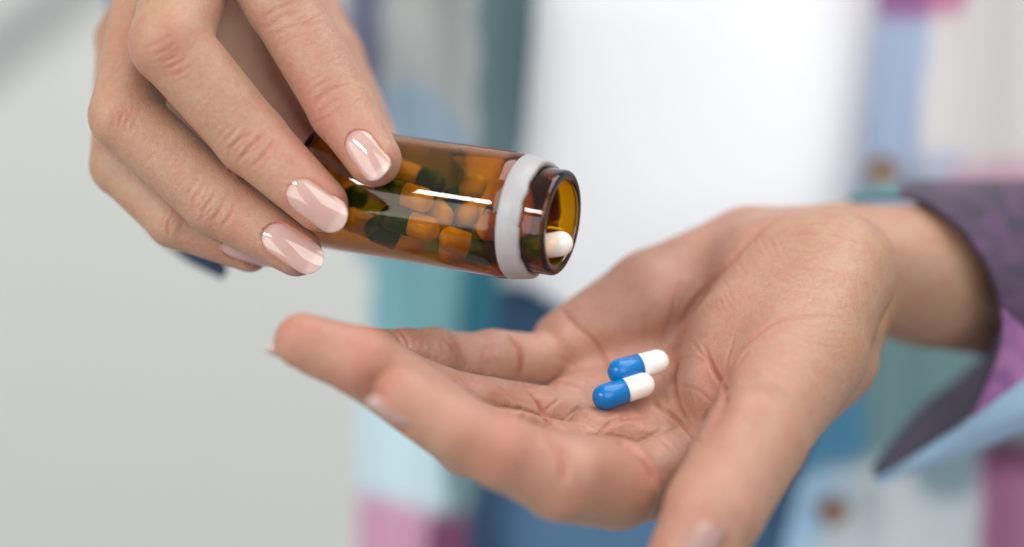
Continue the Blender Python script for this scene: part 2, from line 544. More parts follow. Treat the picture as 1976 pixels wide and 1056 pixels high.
# the other sleeve's loose cuff hanging behind the pouring hand
strip('cuff', [(190, -90, -95), (225, 150, -85), (262, 400, -72), (340, 490, -66), (428, 540, -64)],
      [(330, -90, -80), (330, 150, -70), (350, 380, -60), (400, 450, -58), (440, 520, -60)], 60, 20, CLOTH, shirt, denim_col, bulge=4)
strip('sleeve', [(150, -220, -120), (185, -60, -100), (240, 22, -88)], [(420, -220, -60), (420, -60, -60), (420, 10, -60)], 40, 20, CLOTH, shirt,
      lambda x, y: np.tile(np.array(H('7fa3d6')), (len(x), 1)), bulge=8)

# ------------------------------------------------------------------ hands as one continuous surface each


def seg_d(Q, a, b, ra, rb):
    ba = b - a; pa = Q - a
    t = np.clip(pa @ ba / (ba @ ba + 1e-9), 0, 1)
    return np.sqrt(((pa - t[:, None] * ba) ** 2).sum(1)) - (ra + (rb - ra) * t)


def smin(a, b, k):
    h = np.maximum(k - np.abs(a - b), 0) / k
    return np.minimum(a, b) - h * h * k * 0.25


def J(*pts):          # joints (px, py, z, r_px) -> centres and radii in mm
    return [(P(p[0], p[1], p[2]).astype(np.float32), np.float32(RP(p[3], p[2]))) for p in pts]


def chain_d(Q, ch, k):
    d = None
    for (a, ra), (b, rb) in zip(ch[:-1], ch[1:]):
        e = seg_d(Q, a, b, ra, rb)
        d = e if d is None else smin(d, e, k)
    return d


class HandForm:
    def __init__(self, palm, fingers, kp, kprox=5.0, kf=1.0):
        self.palm, self.fingers, self.kp, self.kprox, self.kf = palm, fingers, kp, kprox, kf

    def sdf(self, Q):
        Q = Q.astype(np.float32)
        d = None
        for ch in self.palm:
            e = chain_d(Q, ch, 2.0)
            d = e if d is None else smin(d, e, self.kp)
        pr = None
        for ch in self.fingers:
            e = seg_d(Q, ch[0][0], ch[1][0], ch[0][1], ch[1][1])
            pr = e if pr is None else smin(pr, e, 1.2)
        d = smin(d, pr, self.kprox)
        for ch in self.fingers:
            d = smin(d, chain_d(Q, ch, 1.5), self.kf)
        return d

    def grad(self, Q, e=0.15):
        g = np.zeros_like(Q)
        for i in range(3):
            o = np.zeros(3, np.float32); o[i] = e
            g[:, i] = self.sdf(Q + o) - self.sdf(Q - o)
        return g / (np.linalg.norm(g, axis=1, keepdims=True) + 1e-9)


def surface_nets(form, lo, hi, h):
    nb = 12
    dims = np.ceil((hi - lo) / h / nb).astype(int) * nb + 1
    f = np.full(tuple(dims), 5.0, np.float32)
    bl = (dims - 1) // nb
    bi = np.stack(np.meshgrid(*[np.arange(k) for k in bl], indexing='ij'), -1).reshape(-1, 3)
    cen = lo + (bi + 0.5) * nb * h
    fc = form.sdf(cen)
    near = np.abs(fc) < nb * h * 0.87 * 1.25 + 4.0
    for b in bi[(~near) & (fc < 0)]:
        f[b[0] * nb:b[0] * nb + nb + 1, b[1] * nb:b[1] * nb + nb + 1, b[2] * nb:b[2] * nb + nb + 1] = -5
    loc = np.stack(np.meshgrid(*[np.arange(nb + 1)] * 3, indexing='ij'), -1).reshape(-1, 3)
    nbk = bi[near]
    for s in range(0, len(nbk), 150):
        blk = nbk[s:s + 150]
        I = (blk[:, None, :] * nb + loc[None]).reshape(-1, 3)
        f[I[:, 0], I[:, 1], I[:, 2]] = form.sdf(lo + I * h)
    neg = f < 0
    c = np.zeros(tuple(dims - 1), np.int8)
    for dx in (0, 1):
        for dy in (0, 1):
            for dz in (0, 1):
                c += neg[dx:dims[0] - 1 + dx, dy:dims[1] - 1 + dy, dz:dims[2] - 1 + dz]
    act = np.argwhere((c > 0) & (c < 8))
    vid = np.full(tuple(dims - 1), -1, np.int32); vid[act[:, 0], act[:, 1], act[:, 2]] = np.arange(len(act))
    acc = np.zeros((len(act), 3)); cnt = np.zeros(len(act))
    corners = [(x, y, z) for x in (0, 1) for y in (0, 1) for z in (0, 1)]
    for p in corners:
        for ax in range(3):
            if p[ax]: continue
            q = list(p); q[ax] = 1
            fa = f[act[:, 0] + p[0], act[:, 1] + p[1], act[:, 2] + p[2]]; fb = f[act[:, 0] + q[0], act[:, 1] + q[1], act[:, 2] + q[2]]
            mk = (fa < 0) != (fb < 0)
            t = np.where(mk, fa / np.where(mk, fa - fb, 1), 0)
            pos = np.array(p)[None] + t[:, None] * (np.array(q) - np.array(p))[None]
            acc[mk] += pos[mk]; cnt[mk] += 1
    V = lo + (act + acc / cnt[:, None]) * h
    quads = []
    for ax in range(3):
        u, v = (ax + 1) % 3, (ax + 2) % 3
        sa = [slice(None)] * 3; sb = [slice(None)] * 3
        sa[ax] = slice(0, -1); sb[ax] = slice(1, None)
        A_, B_ = neg[tuple(sa)], neg[tuple(sb)]
        e = np.argwhere(A_ != B_)
        ok = (e[:, u] > 0) & (e[:, v] > 0) & (e[:, u] < dims[u] - 1) & (e[:, v] < dims[v] - 1)
        e = e[ok]
        flip = A_[e[:, 0], e[:, 1], e[:, 2]]
        def cell(du, dv):
            q = e.copy(); q[:, u] -= du; q[:, v] -= dv
            return vid[q[:, 0], q[:, 1], q[:, 2]]
        q = np.stack([cell(1, 1), cell(0, 1), cell(0, 0), cell(1, 0)], 1)
        q[~flip] = q[~flip][:, ::-1]
        quads.append(q)
    F = np.concatenate(quads)
    return V, F[(F >= 0).all(1)]


def subdivide(V, F):
    me = bpy.data.meshes.new('tmp'); me.vertices.add(len(V)); me.vertices.foreach_set('co', V.astype(np.float32).ravel())
    me.loops.add(F.size); me.loops.foreach_set('vertex_index', F.ravel().astype(np.int32))
    me.polygons.add(len(F)); me.polygons.foreach_set('loop_start', np.arange(0, F.size, 4, dtype=np.int32))
    me.update(calc_edges=True)
    o = bpy.data.objects.new('tmp', me); C.objects.link(o)
    md = o.modifiers.new('s', 'SUBSURF'); md.levels = 1
    ev = o.evaluated_get(bpy.context.evaluated_depsgraph_get()); m2 = ev.to_mesh()
    co = np.empty(len(m2.vertices) * 3, np.float32); m2.vertices.foreach_get('co', co)
    li = np.empty(len(m2.loops), np.int32); m2.loops.foreach_get('vertex_index', li)
    ev.to_mesh_clear(); bpy.data.objects.remove(o); bpy.data.meshes.remove(me)
    return co.reshape(-1, 3).astype(np.float64), li.reshape(-1, 4)


def normals(V, F):
    a, b, c, d = (V[F[:, i]] for i in range(4))
    fn = np.cross(c - a, d - b)
    N = np.zeros_like(V)
    for ax in range(3):
        N[:, ax] = sum(np.bincount(F[:, i], fn[:, ax], len(V)) for i in range(4))
    return N / (np.linalg.norm(N, axis=1, keepdims=True) + 1e-12)


class HandMesh:
    def __init__(self, form, lo, hi, h):
        V, F = surface_nets(form, np.array(lo, float), np.array(hi, float), h)
        for _ in range(2):
            V = V - form.grad(V) * form.sdf(V)[:, None] * 0.9
        self.V, self.F = subdivide(V, F)
        self.red = np.zeros(len(self.V)); self.tone = np.zeros(len(self.V))
        self.refresh()

    def refresh(self):
        V = self.V
        self.N = normals(V, self.F)
        s = 8.0 * D / (D - V[:, 2])
        self.px = V[:, 0] * s + 988; self.py = 528 - V[:, 1] * s
        ray = np.array([0, 0, D]) - V; ray /= np.linalg.norm(ray, axis=1, keepdims=True)
        self.fac = (self.N * ray).sum(1)
        cx = np.clip((self.px + 400) / 5, 0, 599).astype(int); cy = np.clip((self.py + 900) / 5, 0, 599).astype(int)
        zb = np.full((600, 600), -1e9); fr = self.fac > 0.05
        np.maximum.at(zb, (cx[fr], cy[fr]), V[fr, 2])
        vs = (fr & (V[:, 2] > zb[cx, cy] - 3.5)).astype(np.float64)
        for _ in range(8):
            vs = self.average(vs)
        self.vis = fr & (V[:, 2] > zb[cx, cy] - 3.5)
        self.soft = np.clip(vs * 1.6 - 0.6, 0, 1)

    def average(self, q):
        F = self.F
        fc = (q[F[:, 0]] + q[F[:, 1]] + q[F[:, 2]] + q[F[:, 3]]) * 0.25
        acc = sum(np.bincount(F[:, i], fc, len(q)) for i in range(4))
        cnt = sum(np.bincount(F[:, i], None, len(q)) for i in range(4))
        return acc / np.maximum(cnt, 1)

    def relax(self, n_, lam):
        for _ in range(n_):
            A_ = np.stack([self.average(self.V[:, i]) for i in range(3)], 1)
            self.V += (A_ - self.V) * lam
        self.refresh()

    def brush(self, strokes):
        """rounded swellings and hollows: (px, py, rx, ry, angle, amount mm)"""
        for px, py, rx, ry, ang, amt in strokes:
            ca, sa = math.cos(math.radians(ang)), math.sin(math.radians(ang))
            dx, dy = self.px - px, self.py - py
            u = (dx * ca + dy * sa) / rx; v = (-dx * sa + dy * ca) / ry
            g = np.exp(-(u * u + v * v)) * self.soft * np.clip(self.fac * 2.5, 0, 1)
            self.V += self.N * (amt * g)[:, None]
        self.refresh()

    def crease(self, lines, scale=1.0):
        disp = np.zeros(len(self.V))
        for pts, wd, dep, rd in lines:
            dep, rd = dep * scale, rd * scale
            ln = sum(math.dist(a, b) for a, b in zip(pts[:-1], pts[1:]))
            S = catmull(pts, max(8, int(ln / 2)))
            S = S + 0.6 * np.stack([np.convolve(rng.normal(size=len(S) + 6), np.ones(7) / 7, 'valid')] * 2, 1) * np.array([1, -1])
            m = 5 * wd + 3
            sel = np.where(self.vis & (self.px > S[:, 0].min() - m) & (self.px < S[:, 0].max() + m) & (self.py > S[:, 1].min() - m) & (self.py < S[:, 1].max() + m))[0]
            if not len(sel): continue
            d = np.empty(len(sel)); k = np.empty(len(sel), int)
            for s in range(0, len(sel), 20000):
                q = sel[s:s + 20000]
                dd = np.hypot(self.px[q][:, None] - S[:, 0], self.py[q][:, None] - S[:, 1])
                k[s:s + 20000] = dd.argmin(1); d[s:s + 20000] = dd.min(1)
            t = k / (len(S) - 1)
            tp = np.clip(np.minimum(t, 1 - t) * 4 + 0.12, 0, 1)
            disp[sel] += dep * tp * (-np.exp(-(d / wd) ** 2) + 0.28 * np.exp(-((d - 2.4 * wd) / (1.2 * wd)) ** 2))
            self.red[sel] += rd * tp * np.exp(-(d / (1.2 * wd)) ** 2)
        self.V += self.N * (self.average(disp) * self.soft)[:, None]
        self.refresh()

    def blush(self, spots):
        for px, py, r, a in spots:
            self.red += 1.5 * a * np.exp(-((self.px - px) ** 2 + (self.py - py) ** 2) / r ** 2) * np.clip(self.fac + 0.3, 0, 1)

    def nail(self, px, py, dx, dy, L, W, normal=None, lift=-0.15, ext=0.18, zc=None, curve=0.55, dz=None):
        """a nail plate lying in its bed; (dx, dy) points to the fingertip; L, W in px"""
        if zc is None:
            near = self.vis & (np.hypot(self.px - px, self.py - py) < 9)
            c = self.V[near].mean(0)
            wide = self.vis & (np.hypot(self.px - px, self.py - py) < 0.42 * W)
            Nn = self.N[wide].mean(0)
        else:
            c = P(px, py, zc); Nn = np.array(normal, float)
        if normal is not None: Nn = np.array(normal, float)
        Nn /= np.linalg.norm(Nn)
        T = np.array([dx, -dy, 0.0 if dz is None else dz]); T -= Nn * (T @ Nn); T /= np.linalg.norm(T)
        B = np.cross(Nn, T)
        hl = RP(L, c[2]) / 2; hw = RP(W, c[2]) / 2
        if zc is None:
            # foreshortening of the plate as it lies on the surface
            hl = hl / max(0.35, np.hypot(T[0], T[1])); hw = hw / max(0.35, np.hypot(B[0], B[1]))
        c = c + Nn * lift

        def half(v):        # half width along the length, v in -1..1
            v = np.clip(v, -1, 1)
            lowr = np.sqrt(np.clip(1 - np.clip(-(v + 0.40) / 0.60, 0, 1) ** 2.4, 0, 1))
            tipr = np.sqrt(np.clip(1 - np.clip((v - 0.50) / 0.50, 0, 1) ** 2.5, 0, 1))
            return np.minimum(lowr, tipr) * (0.96 + 0.04 * v)

        def height(u, v):
            return -curve * hw * u * u * 0.62 - 0.11 * hl * v * v
        # bed and folds in the skin
        R = self.V - c
        u = R @ B / hw; v = R @ T / hl; hN = R @ Nn
        near = (np.abs(u) < 1.8) & (np.abs(v) < 1.8) & (hN > -0.9 * hw * 2) & (hN < 3.0)
        hv = np.maximum(half(v / 1.02), 0.05)
        rho = np.maximum(np.abs(u) / hv, np.abs(v))
        tgt = height(u, v)
        ins = near & (rho < 1.03) & (hN > tgt - 2.5)
        self.V[ins] += Nn * np.minimum(tgt[ins] - 0.28 - hN[ins], 0)[:, None]
        fold = near & (rho >= 1.0) & (hN > tgt - 2.5) & (v < 0.55)
        e = (rho - 1.0)
        wgt = np.exp(-(e / 0.13) ** 2) * np.clip((0.55 - v) / 0.3, 0, 1)
        lift_to = np.clip(tgt + 0.30 - hN, 0, 1.2)
        self.V[fold] += Nn * (lift_to * wgt)[fold][:, None]
        self.red[near] += (0.55 * np.exp(-((rho - 1.05) / 0.1) ** 2))[near]
        ne = 41; nl = 61
        uu = np.sin(np.linspace(-np.pi / 2, np.pi / 2, ne)); vv = np.sin(np.linspace(-np.pi / 2, np.pi / 2, nl)) * (1.0)
        vv = np.where(vv > 0, vv * (1 + ext * 0.0), vv)
        Vv, Uu = np.meshgrid(vv, uu, indexing='ij')
        Ua = Uu * np.maximum(half(Vv), 0.04)
        rr = np.maximum(np.abs(Uu), np.abs(Vv))
        top = height(Ua, Vv) - 0.22 * rr ** 8
        tl = np.where(Vv > 0.55, 1 + ext * (Vv - 0.55) / 0.45, 1.0)
        pos = lambda hgt: (c + Ua[..., None] * hw * B + (Vv * tl)[..., None] * hl * T + hgt[..., None] * Nn)
        a = pos(top).reshape(-1, 3); b = pos(top - 0.5).reshape(-1, 3)
        i = np.arange(ne * nl).reshape(nl, ne); n_ = ne * nl
        f = np.stack([i[:-1, :-1].ravel(), i[:-1, 1:].ravel(), i[1:, 1:].ravel(), i[1:, :-1].ravel()], 1)
        ring = np.concatenate([i[0, :], i[1:, -1], i[-1, -2::-1], i[-2:0:-1, 0]]); r2 = np.roll(ring, -1)
        if np.dot(np.cross(B, T), Nn) < 0: f = f[:, ::-1]
        Fn = np.concatenate([f, f[:, ::-1] + n_, np.stack([ring, ring + n_, r2 + n_, r2], 1)])
        self.nails.append((np.concatenate([a, b]), Fn, np.concatenate([Vv.ravel(), Vv.ravel()])))

    nails = None

    def build(self, name, parent, label, skin):
        o = mesh_np(name, v2w(self.V), self.F, skin, parent, attrs={'red': np.clip(self.red, 0, 1), 'tone': np.clip(self.tone, 0, 1)})
        o['label'] = label
        for V, F, vv in self.nails or []:
            mesh_np('nail', v2w(V), F, NAIL, o, attrs={'tip': vv * 0.5 + 0.5})
        return o


# ---- the open palm (a left hand, palm up, fingers to the left, thumb nearest the camera)
palmL = [
    J((1100, 668, -30, 76), (1262, 582, -36, 100), (1450, 512, -42, 112), (1620, 512, -50, 118), (1790, 533, -58, 136), (1990, 556, -92, 142)),
    J((1105, 790, -14, 66), (1330, 740, -30, 84), (1600, 610, -44, 104)),
    J((1145, 855, 2, 66), (1350, 800, -16, 84), (1600, 640, -34, 104)),
    J((1235, 935, 20, 74), (1420, 870, -2, 84), (1600, 690, -20, 96)),
    J((1480, 528, -26, 112), (1610, 524, -20, 114)),
    J((1605, 530, -14, 112), (1545, 680, 2, 124), (1460, 845, 32, 96)),
    J((1520, 540, -20, 112), (1440, 650, -8, 104), (1400, 760, 4, 78)),
    J((1375, 680, -16, 66), (1372, 780, 0, 58)),
]
fingersL = [
    J((1190, 936, 32, 86), (1085, 922, 46, 83), (968, 876, 52, 68), (882, 828, 54, 64), (778, 764, 54, 58)),          # index
    J((1125, 888, 4, 64), (912, 850, 28, 70), (697, 698, 38, 67), (584, 660, 38, 56)),            # middle
    J((1062, 815, -10, 66), (890, 788, 10, 66), (770, 730, 18, 54), (700, 694, 20, 44)),          # ring
    J((1040, 698, -24, 52), (950, 694, -18, 56), (888, 692, -14, 49), (838, 686, -10, 53), (785, 680, -6, 45), (715, 674, -2, 40)),         # little
    J((1460, 845, 34, 98), (1378, 985, 46, 94), (1322, 1100, 52, 82)),                            # thumb
]
fL = HandForm(palmL, fingersL, kp=6.5, kprox=2.2, kf=1.0)
hl_ = HandMesh(fL, (-66, -82, -125), (142, 22, 78), 0.56)
hl_.nails = []
hl_.brush([
    (1215, 735, 90, 60, 20, -1.6),
    (945, 676, 40, 34, 0, 1.0), (835, 662, 36, 34, 0, 0.8), (888, 670, 12, 50, -15, -0.5),
    (955, 750, 46, 22, 22, 1.6), (1010, 808, 44, 20, 27, 1.5),
    (1150, 890, 60, 50, 10, 1.2), (975, 850, 60, 40, 30, 0.8), (600, 635, 40, 30, 10, 0.8),
    (1085, 660, 50, 50, 20, 1.8), (1105, 770, 44, 24, 10, 1.3), (1245, 830, 60, 24, 22, 1.4), (1145, 806, 40, 20, 10, 1.0),
    (1345, 760, 22, 60, -10, 0.8), (1240, 560, 60, 60, -30, 0.8), (1430, 800, 30, 60, 30, 1.2), (1480, 560, 90, 60, -50, 0.5),
    (1660, 545, 50, 70, -10, 1.0), (1320, 975, 40, 50, -60, 0.8), (1400, 745, 12, 40, 20, -0.8), (1310, 620, 30, 90, 20, -0.8),
])
hl_.relax(2, 0.5)
hl_.crease([
    ([(1076, 590), (1110, 625), (1150, 662), (1172, 700), (1183, 722)], 3.2, 0.72, 0.40),
    ([(1245, 596), (1240, 640), (1252, 690)], 2.9, 0.32, 0.24),
    ([(1312, 545), (1292, 620), (1272, 676)], 3.2, 0.40, 0.28),
    ([(1360, 560), (1330, 610), (1300, 680)], 2.9, 0.22, 0.20),
    ([(1556, 404), (1480, 432), (1420, 490), (1370, 545), (1330, 600), (1308, 660), (1298, 715), (1303, 770), (1320, 806), (1352, 856)], 4.3, 0.97, 0.40),
    ([(1259, 767), (1268, 781), (1291, 799), (1323, 826), (1354, 858)], 3.2, 1.01, 0.56),
    ([(1358, 670), (1378, 716), (1398, 756), (1394, 782), (1354, 856)], 3.6, 1.15, 0.56),
    ([(1625, 612), (1516, 614), (1464, 643), (1424, 683), (1404, 729), (1396, 766)], 3.2, 0.65, 0.40),
    ([(1420, 640), (1405, 690), (1400, 740)], 2.8, 0.36, 0.32),
    ([(1450, 668), (1420, 710), (1400, 752)], 2.8, 0.36, 0.28),
    ([(1330, 655), (1352, 680), (1370, 706)], 2.8, 0.29, 0.24),
    ([(1361, 886), (1387, 872), (1430, 870)], 5.0, 0.25, 0.16),
    ([(1165, 838), (1209, 856), (1240, 885), (1259, 911), (1267, 940)], 4.3, 1.44, 0.48),
    ([(1150, 842), (1183, 814), (1209, 807), (1250, 806)], 4.0, 0.40, 0.25),
    ([(1205, 790), (1196, 812), (1180, 826)], 3.5, 0.25, 0.2),
    ([(1052, 832), (1082, 870), (1090, 905), (1082, 940)], 6.5, 0.94, 0.48),
    ([(1080, 770), (1064, 782), (1050, 796)], 2.9, 0.35, 0.4),
    ([(1030, 762), (1044, 782), (1050, 802), (1072, 822)], 3.2, 0.94, 0.64),
    ([(984, 646), (1003, 672), (1007, 702), (998, 744)], 4.3, 1.15, 0.72),
    ([(1001, 746), (1038, 742), (1090, 738), (1122, 746)], 2.9, 0.43, 0.28),
    ([(1060, 690), (1100, 700), (1130, 720)], 2.9, 0.18, 0.12),
    ([(862, 640), (887, 674), (898, 696), (897, 718)], 2.8, 0.43, 0.24),
    ([(847, 640), (873, 671), (884, 691), (889, 716)], 2.8, 0.43, 0.24),
    ([(757, 626), (779, 648), (788, 665), (783, 680)], 2.8, 0.43, 0.28),
    ([(742, 626), (766, 648), (776, 668)], 2.8, 0.36, 0.24),
    ([(874, 715), (893, 733), (904, 750)], 2.8, 0.43, 0.28),
    ([(864, 720), (884, 736), (896, 752)], 2.8, 0.29, 0.24),
    ([(1540, 438), (1600, 428), (1660, 446)], 2.9, 0.22, 0.12),
    ([(1500, 462), (1580, 452), (1680, 476)], 2.8, 0.14, 0.08),
    ([(1310, 745), (1345, 752), (1375, 778)], 2.8, 0.22, 0.20),
    ([(1300, 700), (1340, 690), (1380, 712)], 2.9, 0.22, 0.16),
    ([(1230, 836), (1270, 846), (1310, 880)], 2.9, 0.25, 0.16),
    ([(1560, 902), (1580, 880), (1606, 860)], 2.9, 0.50, 0.32),
    ([(1556, 404), (1480, 432), (1420, 490), (1370, 545), (1330, 600), (1308, 660), (1300, 740), (1352, 856)], 16, 0.5, 0.1),
    ([(1358, 670), (1378, 716), (1398, 756), (1394, 782), (1354, 856)], 13, 0.7, 0.25),
    ([(1076, 590), (1110, 625), (1150, 662), (1183, 722)], 14, 0.45, 0.1),
    ([(1165, 838), (1209, 856), (1240, 885), (1259, 911), (1267, 940)], 14, 0.7, 0.2),
    ([(984, 646), (1003, 672), (1007, 702), (998, 744)], 13, 0.6, 0.2),
    ([(1008, 738), (1034, 764), (1048, 790), (1058, 812), (1100, 842)], 10, 0.8, 0.25),
    ([(1008, 740), (1034, 766), (1049, 792), (1062, 812), (1100, 842)], 3.5, 0.45, 0.35),
], 0.72)
def fans(hand, sets, seed):
    r = np.random.default_rng(seed); out = []
    for cx, cy, ang, ln, sp, n_, dep in sets:
        ca, sa = math.cos(math.radians(ang)), math.sin(math.radians(ang))
        for i in range(n_):
            o = (i - (n_ - 1) / 2) * sp + r.normal() * sp * 0.25
            l0 = ln * r.uniform(0.25, 0.55); sh = r.normal() * ln * 0.12
            bw = r.normal() * ln * 0.06 + 0.05 * ln
            q = [(-l0 + sh, 0), (sh, bw), (l0 + sh, 0)]
            out.append(([(cx + u * ca - (o + v) * sa, cy + u * sa + (o + v) * ca) for u, v in q], 2.8, dep * r.uniform(0.5, 1.2), dep * 0.8))
    hand.crease(out)
fans(hl_, [(1560, 520, 5, 170, 9, 16, 0.06), (1450, 500, 62, 60, 11, 12, 0.08), (1380, 590, 65, 50, 10, 8, 0.09), (1600, 640, 5, 120, 10, 12, 0.03),
           (940, 690, 88, 60, 7, 12, 0.08), (835, 672, 85, 60, 7, 10, 0.09), (980, 755, 30, 80, 6, 6, 0.09), (1130, 820, 25, 80, 6, 8, 0.055),
           (1220, 800, 35, 60, 6, 8, 0.055), (1270, 830, 40, 90, 7, 10, 0.055), (1345, 790, 50, 60, 8, 10, 0.055), (1240, 640, 80, 90, 12, 14, 0.07),
           (1090, 660, 50, 90, 12, 8, 0.06), (1480, 760, 20, 120, 12, 10, 0.03)], 11)
hl_.relax(1, 0.5)
hl_.tone = np.clip((1640 - hl_.px) / 220, 0, 1) * np.clip(hl_.N[:, 1] * 0.9 + 0.7, 0, 1)
hl_.blush([(690, 690, 70, 0.25), (960, 850, 80, 0.3), (560, 650, 60, 0.25), (730, 750, 50, 0.25), (1500, 700, 120, 0.08), (1160, 680, 90, 0.1), (1100, 960, 90, 0.15), (1350, 780, 50, 0.15),
           (1260, 960, 60, 0.2), (1200, 800, 60, 0.12), (1390, 720, 40, 0.2)])
hl_.nail(753, 809, -0.88, -0.48, 98, 66, normal=(-0.42, -0.82, 0.36), zc=57, curve=0.5)
hl_.nail(556, 698, -0.95, -0.3, 84, 80, normal=(-0.22, -0.97, 0.06), zc=36, curve=0.5)
hl_.nail(1362, 1068, -0.42, 0.9, 118, 88, normal=(0.45, -0.42, 0.78), zc=60, curve=0.5)
hl_.build('hand', person, 'open palm held flat with fingers together', SKIN_PALM)

# ---- the pouring hand (a right hand, back of the fingers to the camera)
palmR = [
    J((440, -170, -24, 90), (400, -420, -70, 130)),
    J((390, -150, -26, 88), (380, -420, -75, 130)),
    J((325, -110, -34, 80), (350, -420, -80, 120)),
    J((236, 78, -46, 46), (318, -90, -56, 70), (330, -420, -86, 110)),
    J((520, -90, -58, 90), (470, 60, -66, 90), (520, 210, -62, 84), (600, 290, -58, 62)),
    J((380, 120, -56, 100), (430, 260, -52, 86), (520, 340, -48, 64)),
]
fingersR = [
    J((440, -160, -20, 86), (548, 8, 4, 72), (662, 214, 8, 64), (722, 308, 14, 53)),             # index
    J((400, -160, -20, 84), (328, 84, 12, 77), (486, 270, 9, 69), (618, 394, 13.5, 54)),           # middle
    J((310, -80, -30, 70), (242, 224, 2, 68), (418, 388, 3, 67), (572, 485, 8, 49)),              # ring
    J((234, 80, -42, 46), (236, 318, -14, 60), (338, 426, -8, 53), (482, 487, -8, 39)),           # little
    J((520, -60, -60, 90), (618, 120, -52, 84), (715, 300, -44, 62), (790, 380, -32, 50)),        # thumb
]
fR = HandForm(palmR, fingersR, kp=8.0, kprox=5.0, kf=0.8)
hr_ = HandMesh(fR, (-112, -10, -125), (10, 125, 38), 0.62)
hr_.nails = []
hr_.crease([
    ([(599, 207), (616, 188), (639, 173), (678, 162)], 3.0, 0.26, 0.44),
    ([(608, 221), (636, 202), (663, 186)], 3.0, 0.20, 0.31),
    ([(590, 190), (612, 168), (640, 154)], 3.0, 0.12, 0.12),
    ([(582, 178), (602, 156), (630, 142)], 3.0, 0.10, 0.12),
    ([(441, 306), (444, 288), (462, 270), (488, 254)], 3.0, 0.25, 0.44),
    ([(457, 317), (474, 294), (491, 276), (516, 252)], 3.0, 0.31, 0.50),
    ([(474, 331), (503, 306), (523, 279), (527, 262)], 3.0, 0.25, 0.44),
    ([(430, 290), (436, 270), (455, 254)], 3.0, 0.14, 0.15),
    ([(420, 276), (428, 256), (448, 242)], 3.0, 0.11, 0.12),
    ([(371, 411), (374, 385), (394, 363)], 3.0, 0.19, 0.31),
    ([(388, 428), (394, 403), (422, 366)], 3.0, 0.28, 0.44),
    ([(406, 431), (424, 403), (440, 374)], 3.0, 0.25, 0.44),
    ([(424, 440), (438, 424), (450, 403), (453, 383)], 3.0, 0.22, 0.31),
    ([(358, 402), (362, 378), (382, 352)], 3.0, 0.12, 0.15),
    ([(326, 458), (326, 430), (338, 413)], 3.0, 0.22, 0.38),
    ([(342, 455), (353, 432), (360, 424)], 3.0, 0.19, 0.31),
    ([(312, 446), (316, 424), (326, 408)], 3.0, 0.12, 0.19),
    ([(300, 105), (322, 96), (345, 80)], 3.0, 0.14, 0.25),
    ([(306, 124), (330, 112), (354, 94)], 3.0, 0.17, 0.31),
    ([(318, 136), (342, 124), (364, 108)], 3.0, 0.15, 0.25),
    ([(330, 150), (352, 138), (374, 124)], 3.0, 0.12, 0.25),
    ([(290, 86), (315, 78), (340, 62)], 3.0, 0.11, 0.19),
    ([(225, 205), (234, 225), (232, 244)], 3.0, 0.14, 0.25),
    ([(240, 205), (246, 222), (240, 244)], 3.0, 0.12, 0.25),
    ([(214, 212), (220, 232), (216, 248)], 3.0, 0.12, 0.19),
    ([(258, 232), (268, 252), (258, 274)], 3.0, 0.11, 0.15),
    ([(513, 54), (548, 32), (592, 20)], 3.0, 0.15, 0.25),
    ([(522, 76), (560, 53), (604, 44)], 3.0, 0.14, 0.19),
    ([(505, 36), (540, 14), (580, 2)], 3.0, 0.14, 0.25),
    ([(534, 92), (572, 72), (612, 64)], 3.0, 0.09, 0.12),
])
fans(hr_, [(640, 185, -32, 95, 7, 11, 0.10), (600, 100, -30, 110, 7, 18, 0.035), (482, 285, -48, 95, 7, 12, 0.10), (420, 215, -48, 110, 7, 16, 0.03),
           (336, 108, -32, 80, 7, 14, 0.09), (412, 398, -60, 80, 6.5, 12, 0.09), (350, 335, -55, 90, 7, 14, 0.03), (240, 225, -65, 60, 7, 9, 0.08),
           (338, 436, -65, 50, 6.5, 8, 0.08), (560, 40, -28, 110, 8, 9, 0.08), (560, 350, -45, 70, 8, 8, 0.03), (290, 290, -50, 70, 8, 8, 0.03)], 5)
hr_.relax(1, 0.4)
hr_.tone = np.clip((hr_.px - 300) / 500, 0, 0.6)
hr_.blush([(325, 90, 60, 0.25), (235, 225, 45, 0.22), (690, 250, 70, 0.15), (620, 340, 60, 0.15), (560, 440, 50, 0.2), (440, 470, 50, 0.2), (560, 160, 60, 0.25),
           (230, 70, 40, 0.2), (500, 290, 50, 0.1), (600, 260, 60, 0.3)])
hr_.nail(704, 297, 0.62, 0.78, 104, 62, ext=0.02)
hr_.nail(607, 397, 0.80, 0.60, 124, 70, ext=0.1)
hr_.nail(561, 474, 0.84, 0.54, 124, 65, ext=0.12)
hr_.nail(478, 492, 0.88, 0.46, 106, 52, normal=(0.05, -0.55, 0.8), zc=-2)
hr_.build('hand', person, 'hand gripping the tilted bottle from above, nails towards the camera', SKIN_BACK)

# ------------------------------------------------------------------ amber bottle
bA = P(610, 357, -13); bM = P(1086, 431, 11)
ax = bM - bA; BL = float(np.linalg.norm(ax)); ax /= BL


def frame(origin, z, up=(0, 1, 0)):
    x = np.cross(np.array(up), z); x /= np.linalg.norm(x); y = np.cross(z, x)
    return lambda V: np.asarray(V) @ np.array([x, y, z]) + origin


bf = frame(bA, ax)
bottle = empty('pill_bottle', v2w(bA), 'small amber glass pill bottle tilted in the fingers, white seal ring, no lid', 'bottle')
S = BL
R0 = 15.2


def arc(cx, cy, r, a0, a1, n_):
    return [(cx + r * math.cos(math.radians(a)), cy + r * math.sin(math.radians(a))) for a in np.linspace(a0, a1, n_)]


